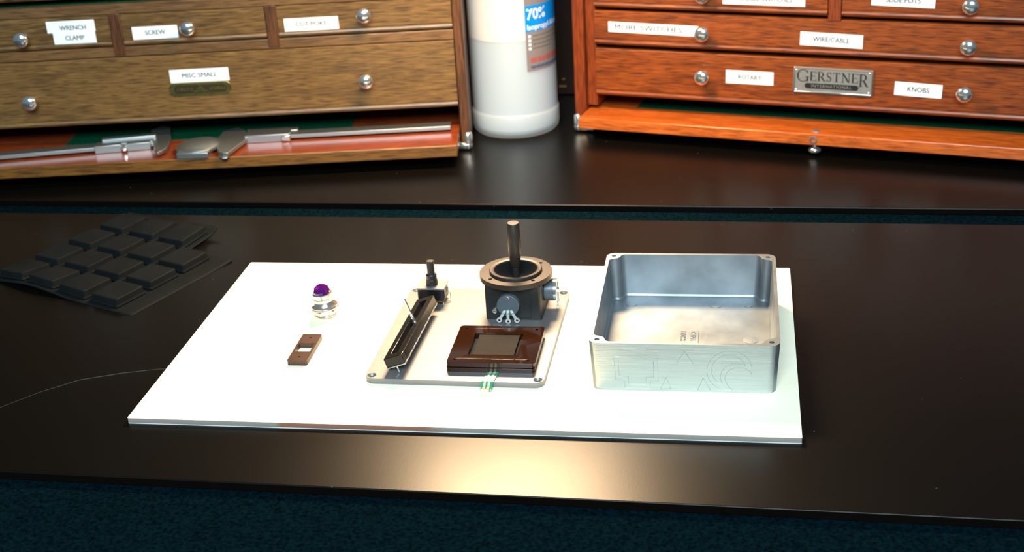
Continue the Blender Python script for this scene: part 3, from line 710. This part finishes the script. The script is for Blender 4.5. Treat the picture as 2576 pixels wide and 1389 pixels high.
def serif_word(scale_h, width):
    """capital letters with thick stems, thin joins and serifs, spelled GERSTNER; x right, z up, height 1"""
    T, t = .13, .055
    def bar(x0, y0, x1, y1, w):
        dx, dy = x1-x0, y1-y0; L = math.hypot(dx, dy); nx, ny = -dy/L*w/2, dx/L*w/2
        return [(x0+nx, y0+ny), (x0-nx, y0-ny), (x1-nx, y1-ny), (x1+nx, y1+ny)]
    def arcs(cx, cy, rx, ry, a0, a1, w0, w1, n=10):
        out = []
        for i in range(n):
            a = math.radians(a0+(a1-a0)*i/n); b = math.radians(a0+(a1-a0)*(i+1)/n)
            def ww(q): return w0+(w1-w0)*abs(math.cos(q))
            out.append([(cx+(rx+ww(a)/2)*math.cos(a), cy+(ry+w0/2)*math.sin(a)), (cx+(rx+ww(b)/2)*math.cos(b), cy+(ry+w0/2)*math.sin(b)),
                        (cx+(rx-ww(b)/2)*math.cos(b), cy+(ry-w0/2)*math.sin(b)), (cx+(rx-ww(a)/2)*math.cos(a), cy+(ry-w0/2)*math.sin(a))])
        return out
    def serif(x, y, w=.28): return [(x-w/2, y-.025), (x+w/2, y-.025), (x+w/2, y+.025), (x-w/2, y+.025)]
    L = {
        'G': (.98, arcs(.50, .5, .40, .47, 38, 325, t, T, 22)+[bar(.84, .06, .84, .40, T), serif(.82, .42, .34), bar(.84, .68, .84, .92, t)]),
        'E': (.62, [bar(.14, 0, .14, 1, T), bar(.05, .975, .55, .975, t), bar(.14, .52, .42, .52, t), bar(.05, .025, .58, .025, t), bar(.55, .80, .55, .99, t), bar(.42, .42, .42, .62, t), bar(.57, .01, .57, .22, t)]),
        'R': (.74, [bar(.15, 0, .15, 1, T), serif(.15, .025), serif(.12, .975, .24), bar(.15, .975, .32, .975, t), bar(.15, .48, .32, .48, t)]+arcs(.32, .727, .20, .247, -90, 90, t, T, 10)+[bar(.34, .50, .62, .04, T), serif(.66, .025, .18)]),
        'S': (.52, arcs(.26, .74, .17, .235, 40, 230, t, .09, 12)+[bar(.13, .60, .38, .40, .13)]+arcs(.25, .26, .17, .235, 50, -140, t, .09, 12)+[bar(.42, .76, .42, .96, t), bar(.07, .04, .07, .24, t)]),
        'T': (.70, [bar(.35, 0, .35, 1, T), serif(.35, .025), bar(.05, .975, .65, .975, t), bar(.06, .80, .06, .99, t), bar(.64, .80, .64, .99, t)]),
        'N': (.84, [bar(.16, 0, .16, 1, t), serif(.16, .025, .24), serif(.12, .975, .2), bar(.14, .99, .68, .03, .14), bar(.70, 0, .70, 1, t), serif(.70, .975, .24)])}
    out = []; x = 0
    for i, ch in enumerate('GERSTNER'):
        big = i in (0, 7); s = 1.36 if big else 1.0; base = -.20 if i == 0 else (-.36 if i == 7 else 0)
        if i == 0: base = -.16
        wdt, shp = L[ch]
        for q in shp: out.append([(x+a*(1.15 if big else 1), b*s+base) for a, b in q])
        x += wdt*(1.15 if big else 1)+.045
    k = width/x
    return [[(a*k, b*scale_h) for a, b in q] for q in out]

def right_chest():
    A = math.radians(-13.6)
    root = thing('tool_chest', 'red orange oak tool chest on the right with a metal name plate', 'tool chest', (229.5, 594.7, 0), A)
    U0, U1, D, TOP = -1.5, 505, 230, 246
    zb = 4
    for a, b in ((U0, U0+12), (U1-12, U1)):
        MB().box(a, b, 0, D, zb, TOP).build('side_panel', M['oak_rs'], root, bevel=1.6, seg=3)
    for a, b, ch in ((U0+12, U0+22.6, 0), (U1-22.6, U1-12, 0)):
        MB().box(a, b, 5.5, D-8, 27, TOP).build('drawer_guide', M['oak_rs'], root, bevel=1)
    MB().box(U0+12, U1-12, D-8, D, zb, TOP).build('back_panel', M['oak_rs'], root)
    MB().box(U0+12, U1-12, 2, D-8, zb, 11.5).build('bottom_board', M['dark_in'], root)
    MB().box(U0, U1, 0, D, TOP, TOP+10).build('top_board', M['oak_rs'], root, bevel=1.5)
    il, ir = U0+22.8, U1-22.8
    for z in (88.3, 125.2, 162.5, 201):
        MB().box(il, ir, 7, 120, z-1.4, z+1.4).build('rail', M['dark_in'], root)
    MB().box(246.2, 258.0, 1.5, 30, 122.5, 162).build('drawer_divider', M['oak_rs'], root, bevel=.6)
    corner_foot(root, U0+2.2, 2.2, 1); corner_foot(root, U1-2.2, 2.2, -1)
    bk = 1.2
    d4 = drawer(root, il+.3, ir-.3, 39.4, 86.4, M['oak_r'], bk)
    d3 = drawer(root, il+.3, ir-.3, 90.4, 123.6, M['oak_r'], bk)
    d2a = drawer(root, il+.3, 245.6, 126.8, 161, M['oak_r'], bk)
    d2b = drawer(root, 258.6, ir-.3, 126.8, 161, M['oak_r'], bk)
    d1 = drawer(root, il+.3, ir-.3, 164.5, 199.5, M['oak_r'], bk)
    for d, z in ((d4, (65.6, 63.6)), (d3, (107.5, 106.3))):
        knob(d, 131.0, z[0], bk); knob(d, 370.8, z[1], bk)
    knob(d2a, 131.0, 143.6, bk); knob(d2b, 369.8, 142.3, bk); knob(d1, 131, 182, bk); knob(d1, 370, 182, bk)
    y = bk-.35
    sticker(d3, 35.8, 125.4, 103.2, 113.2, 'MORE SWITCHES', 7.4, y=y, stretch=1.18, skew=-.012, tx=-5)
    sticker(d3, 221.8, 278.6, 98.9, 111.4, 'WIRE/CABLE', 6.6, y=y, stretch=0.903, skew=-.02)
    sticker(d4, 152.4, 198.0, 59.3, 72.0, 'ROTARY', 6.4, y=y, stretch=0.903)
    sticker(d4, 309.1, 350.9, 56.6, 69.2, 'KNOBS', 6.6, y=y, stretch=0.903, skew=-.03)
    sticker(d2a, 148.6, 225.2, 134.8, 147.2, 'TOGGLE SWITCHES', 7.0, y=y, stretch=0.843, tz=-.4)
    sticker(d2b, 284.2, 339.2, 138.0, 150.4, 'SLIDE POTS', 7.0, y=y, stretch=0.843, skew=-.02, tz=-.4)
    # metal name plate
    p = MB().prism(rrect(216.7, 289.7, 54.4, 79.0, .8, 3), bk-1.1, bk+.2, axis='y').build('name_plate', M['plate'], d4, bevel=.7)
    fr = MB()
    for a in ((216.9, 289.5, 77.4, 78.8), (216.9, 289.5, 54.6, 56.0), (216.9, 218.5, 54.6, 78.8), (287.7, 289.5, 54.6, 78.8)):
        fr.box(a[0], a[1], bk-1.7, bk-.9, a[2], a[3])
    fr.build('name_plate_rim', M['nickel'], d4, bevel=.3)
    wm = MB()
    for q in serif_word(8.8, 66.5): wm.add([(219.8+a, bk-1.25-.0008*i, 66.3+b) for i, (a, b) in enumerate(q)], [tuple(range(len(q)))])
    wm.build('name_plate_word', M['black_ink'], d4, smooth=False)
    MB().prism(rrect(227.5, 277.0, 59.0, 64.0, 2.4, 6), bk-1.3, bk-1.0, axis='y').build('name_plate_bar', M['black_ink'], d4)
    t = textmesh('INTERNATIONAL', 4.0, stretch=1.05, spacing=1.18)
    MB().mesh(t, fn=lambda q: Vector((252.2+q.x, bk-1.42, 61.5+q.y))).build('name_plate_lettering', M['plate'], d4, smooth=False)
    for x in (219.8, 286.6):
        for z in (57.4, 76.0):
            MB().lathe([(.9, bk-1.0), (.9, bk-1.5), (.4, bk-1.9), (0, bk-1.9)], 12, (x, 0, z), axis='y').build('name_plate_rivet', M['nickel'], d4)
    # drop front panel slid out
    pf = -24.6
    L0, L1 = U0+12.4, U1-12.4
    poly = [(L0, pf), (L1, pf), (L1, 150), (L0, 150)]
    pn = MB().prism(poly, 12, 23).build('front_panel', M['panel_r'], root, bevel=.8)
    MB().box(L0+46, 446, 19.0, 130, 23.0, 23.12).build('felt_inlay', M['felt_g'], pn)
    # lock: pin hole in the edge, plug on the face and small knob underneath
    ul = 242.0
    MB().lathe([(3.6, pf+.4), (3.6, pf-.5), (2.2, pf-.6), (2.1, pf+.2), (0, pf+.2)], 22, (ul, 0, 17.4), axis='y').build('lock_hole', M['steel'], pn)
    MB().lathe([(3.8, 22.8), (3.8, 23.5), (3.2, 23.7), (0, 23.7)], 22, (ul+.8, pf+9, 0)).build('lock_plug', M['plate'], pn)
    MB().lathe([(3.0, 12.2), (2.8, 9.0), (5.2, 7.6), (6.2, 5.8), (5.6, 4.0), (3.4, 2.7), (0, 2.3)], 28, (ul+.4, pf+7.4, 0)).build('lock_knob', M['nickel'], pn, angle=60)
right_chest()

# ------------------------------------------------------------------ calipers and domed gadget on the left panel
PT = 23.45
def caliper(label, U, V, org, flip):
    """built in a frame whose +x runs along the beam away from the jaws, +y to the back"""
    root = thing('vernier_caliper', label, 'caliper', (org[0], org[1], PT), math.atan2(U[1], U[0]), 'steel calipers on the pulled out panel')
    return root
# right-hand caliper: beam towards the right, jaws at the left pointing to the front
A = math.radians(8.9)
r = caliper('steel vernier caliper on the right of the domed gadget, beam end near the bottle', (math.cos(A), math.sin(A)), None, (-84.0, 493.0), 1)
def loc(px, py, org=(-84.0, 493.0), ang=A):
    dx, dy = px-org[0], py-org[1]; return (dx*math.cos(ang)+dy*math.sin(ang), -dx*math.sin(ang)+dy*math.cos(ang))
MB().box(-6, 201, 1.2, 15.5, 2.2, 5.8).build('beam', M['steel'], r, bevel=.3)
jw = [loc(*q) for q in ((-94, 519), (-101.6, 524.2), (-112.6, 514.6), (-110.5, 493.2), (-101.6, 463.4), (-95.6, 452.0), (-90.6, 447.5), (-85.2, 447.5), (-81.7, 480.8), (-80, 500))]
jaw_d = MB().prism(jw, 2.0, 6.0).build('fixed_jaw', M['steel'], r, bevel=.5)
MB().prism([loc(*q) for q in ((-97, 463), (-95.0, 449), (-90, 444), (-85.5, 445), (-86, 455), (-90, 468))], .6, 2.2).build('moving_jaw', M['steel'], r, bevel=.5)
sl = MB().box(.5, 43.5, -1.6, 4.5, .1, 7.8).box(.5, 50, 14.0, 24, .4, 6.6).box(.5, 44, 4.5, 14, 5.8, 6.8).build('slider', M['steel'], r, bevel=.5)
MB().box(36, 44.8, -3.4, -1.2, .6, 6.6).build('thumb_grip', M['nickel'], sl, bevel=1.2, seg=3)
for u, v in ((-1, 30), (26, 26)):
    MB().lathe([(2.0, 0), (2.0, 3.4), (1.4, 4.2), (0, 4.4)], 14, (u, v, 0)).build('lock_screw', M['nickel'], r)
MB().tube([(26, 26, 2), (26, 22, 2)], 1.0, 8).build('screw_stem', M['nickel'], r)
MB().tube([(-1, 30, 2), (4, 23, 2)], .9, 8).build('screw_stem', M['nickel'], r)
# left-hand caliper: beam towards the left frame edge, big jaw pointing to the back
B = math.radians(15.0)
OL = (-176.6, 493.0-17)
r2 = caliper('steel vernier caliper on the left, its beam leaving the picture at the left edge', (math.cos(B), math.sin(B)), None, OL, 1)
l2 = lambda x, y: loc(x, y, OL, B)
MB().box(-206, 8, 1.6, 15.0, 2.2, 5.8).build('beam', M['steel'], r2, bevel=.3)
jw = [l2(*q) for q in ((-181, 495.7), (-190.1, 518.4), (-183.2, 532.9), (-174.0, 528), (-162.7, 500.0), (-155.1, 476.2), (-152.2, 460.4), (-156.0, 449.8), (-163.2, 462.1), (-172.2, 478.7))]
MB().prism(jw, 2.0, 6.0).build('fixed_jaw', M['steel'], r2, bevel=.5)
MB().box(6, 15, -9, -3, .4, 5.0).map(lambda p: p).build('moving_jaw', M['nickel'], r2, bevel=1.2)
sl = MB().box(-51, -25.5, -1.8, 4.5, .1, 7.8).box(-20.5, 2.5, -1.8, 4.5, .1, 7.8).box(-51, 4, 4.5, 14.5, 5.8, 7.0).build('slider', M['steel'], r2, bevel=.5)
MB().box(-46, 6, 14.6, 22.0, 1.6, 9.2).build('rear_rib', M['steel'], sl, bevel=.6)
MB().lathe([(0, -4), (2.6, -3.4), (3.0, -1.2), (2.2, 1.5), (1.4, 3)], 16, (-23, -.6, 4.0), axis='y').build('lock_screw', M['nickel'], r2)

g = thing('domed_gauge', 'small oval domed steel gadget with a flat front between the two calipers', 'gauge', (-123.0, 467.0, PT), math.radians(6))
pts = []
MB().mesh(flat([circ(0, 0, 21.3, 48)], 2.4, 5.2)).map(lambda p: Vector((p.x, p.y*1.06+5, p.z+.03*(p.x+20)))).build('disc', M['steel'], g, bevel=.8, seg=3)
MB().lathe([(20.6, 5.2), (19, 6.4), (14, 7.9), (7, 8.7), (0, 8.9)], 48).map(lambda p: Vector((p.x, p.y*1.06+5, p.z+.03*(p.x+20)))).build('dome', M['steel'], g)
MB().box(-15.2, 15.2, -19.5, 8, 0, 5.6).build('base_block', M['steel'], g, bevel=.5)

# ------------------------------------------------------------------ bottle
def bottle():
    root = thing('alcohol_bottle', 'white translucent bottle of 70% isopropyl alcohol between the two wooden chests', 'bottle', (165.1, 611.9, 0))
    R = 43.3
    prof = [(0, 1.0), (30, .6), (37, 0), (41, .9), (43.4, 3.6), (44.4, 8), (44.5, 22.2), (44.0, 23.6), (43.4, 24.6), (R, 26), (R, 205), (42, 216), (36, 228), (26, 238), (17, 243), (16, 248), (16, 262)]
    MB().lathe(prof, 72).build('bottle_shell', M['bottle'], root, angle=50)
    MB().lathe([(0, 3), (38, 3), (42, 8), (42.4, 22), (41.6, 26), (41.6, 99.2), (0, 99.2)], 64).build('liquid', M['liquid'], root)
    MB().lathe([(42.4, 99.4), (42.4, 204), (41, 214), (35, 226)], 64, caps=False).build('brightening_liner', M['bottle_in'], root)  # added opaque liner, makes the empty part look brighter than the liquid
    MB().lathe([(18.5, 247), (18.5, 268), (17.5, 270), (0, 270)], 40).build('cap', M['bl_white'], root)
    # printed label wrapped round the right of the front
    def wrap(mb, rr):   # x = degrees, z = height
        return mb.map(lambda p: Vector((rr*math.cos(math.radians(p.x)), rr*math.sin(math.radians(p.x)), p.z)))
    def patch(a0, a1, z0, z1, rr, n=None):
        n = n or max(1, int(abs(a1-a0)/3)); v = []; f = []
        for i in range(n+1):
            a = a0+(a1-a0)*i/n; v += [(a, 0, z0), (a, 0, z1)]
        f = [(2*i, 2*i+2, 2*i+3, 2*i+1) for i in range(n)]
        return wrap(MB().add(v, f), rr)
    lab = patch(-62.5, 70, 68.6, 190, R+.15).build('printed_label', M['bl_gray'], root)
    patch(-62.4, 70, 107.6, 133.2, R+.25).build('blue_band', M['bl_blue'], lab)
    deg = 180/PI/R
    def word(body, size, a0, z, mat, stretch=1.0, bold=0.0, name='print'):
        t = textmesh(body, size, stretch=stretch, bold=bold); xs = [q.co.x for q in t.vertices]; m0 = min(xs)
        wrap(MB().mesh(t, fn=lambda q: Vector((a0+(q.x-m0)*deg, 0, z+q.y))), R+.35).build(name, mat, lab, smooth=False)
    word('70%', 14.6, -60.0, 124.2, M['bl_white'], .92, .35)
    word('Isopropyl Alcohol', 7.4, -59.9, 111.8, M['bl_white'], .98, .16)
    word('A', 20, -58.0, 145.5, M['bl_blue'], 1.5, .4)
    rd = patch(-36, 40, 137, 150, R+.25).build('red_print', M['bl_red'], lab)
    for k, z in enumerate((103.2, 99.0, 95.0, 90.9)):
        patch(-58.9, -55.4, z-1.3, z+1.3, R+.3).build('bullet', M['bl_white'], lab)
        a = -52.5; e = (8, 8, -18, -22)[k]
        mb = MB()
        while a < e:
            w_ = random.uniform(1.5, 4.5); q = patch(a, a+w_, z-.55, z+.55, R+.3, 2); mb.add(q.v, q.f); a += w_+.9
        mb.build('small_print', M['bl_lgreen'], lab, smooth=False)
    for z, mat, h in ((79.4, M['bl_red'], 2.7), (72.4, M['bl_navy'], 1.7)):
        a = -57.0; mb = MB()
        while a < 10:
            w_ = random.uniform(1.2, 2.6); q = patch(a, a+w_, z-h*random.uniform(.8, 1), z+h*random.uniform(.8, 1), R+.3, 1); mb.add(q.v, q.f); a += w_+random.uniform(.5, 1.2)
        mb.build('small_print', mat, lab, smooth=False)
bottle()

# dark box standing behind the bottle, in the gap between the chests
bx = thing('dark_box', 'dark brown box standing in the gap behind the bottle', 'box', (170, 722, 0), 0.0)
MB().box(-42, 62, 0, 90, 0, 260).build('box_body', M['box_dk'], bx, bevel=1.5)
MB().box(26, 34, -.3, .1, 9, 11).box(30, 33, -.3, .1, 17, 19).build('gold_mark', M['gold'], bx)
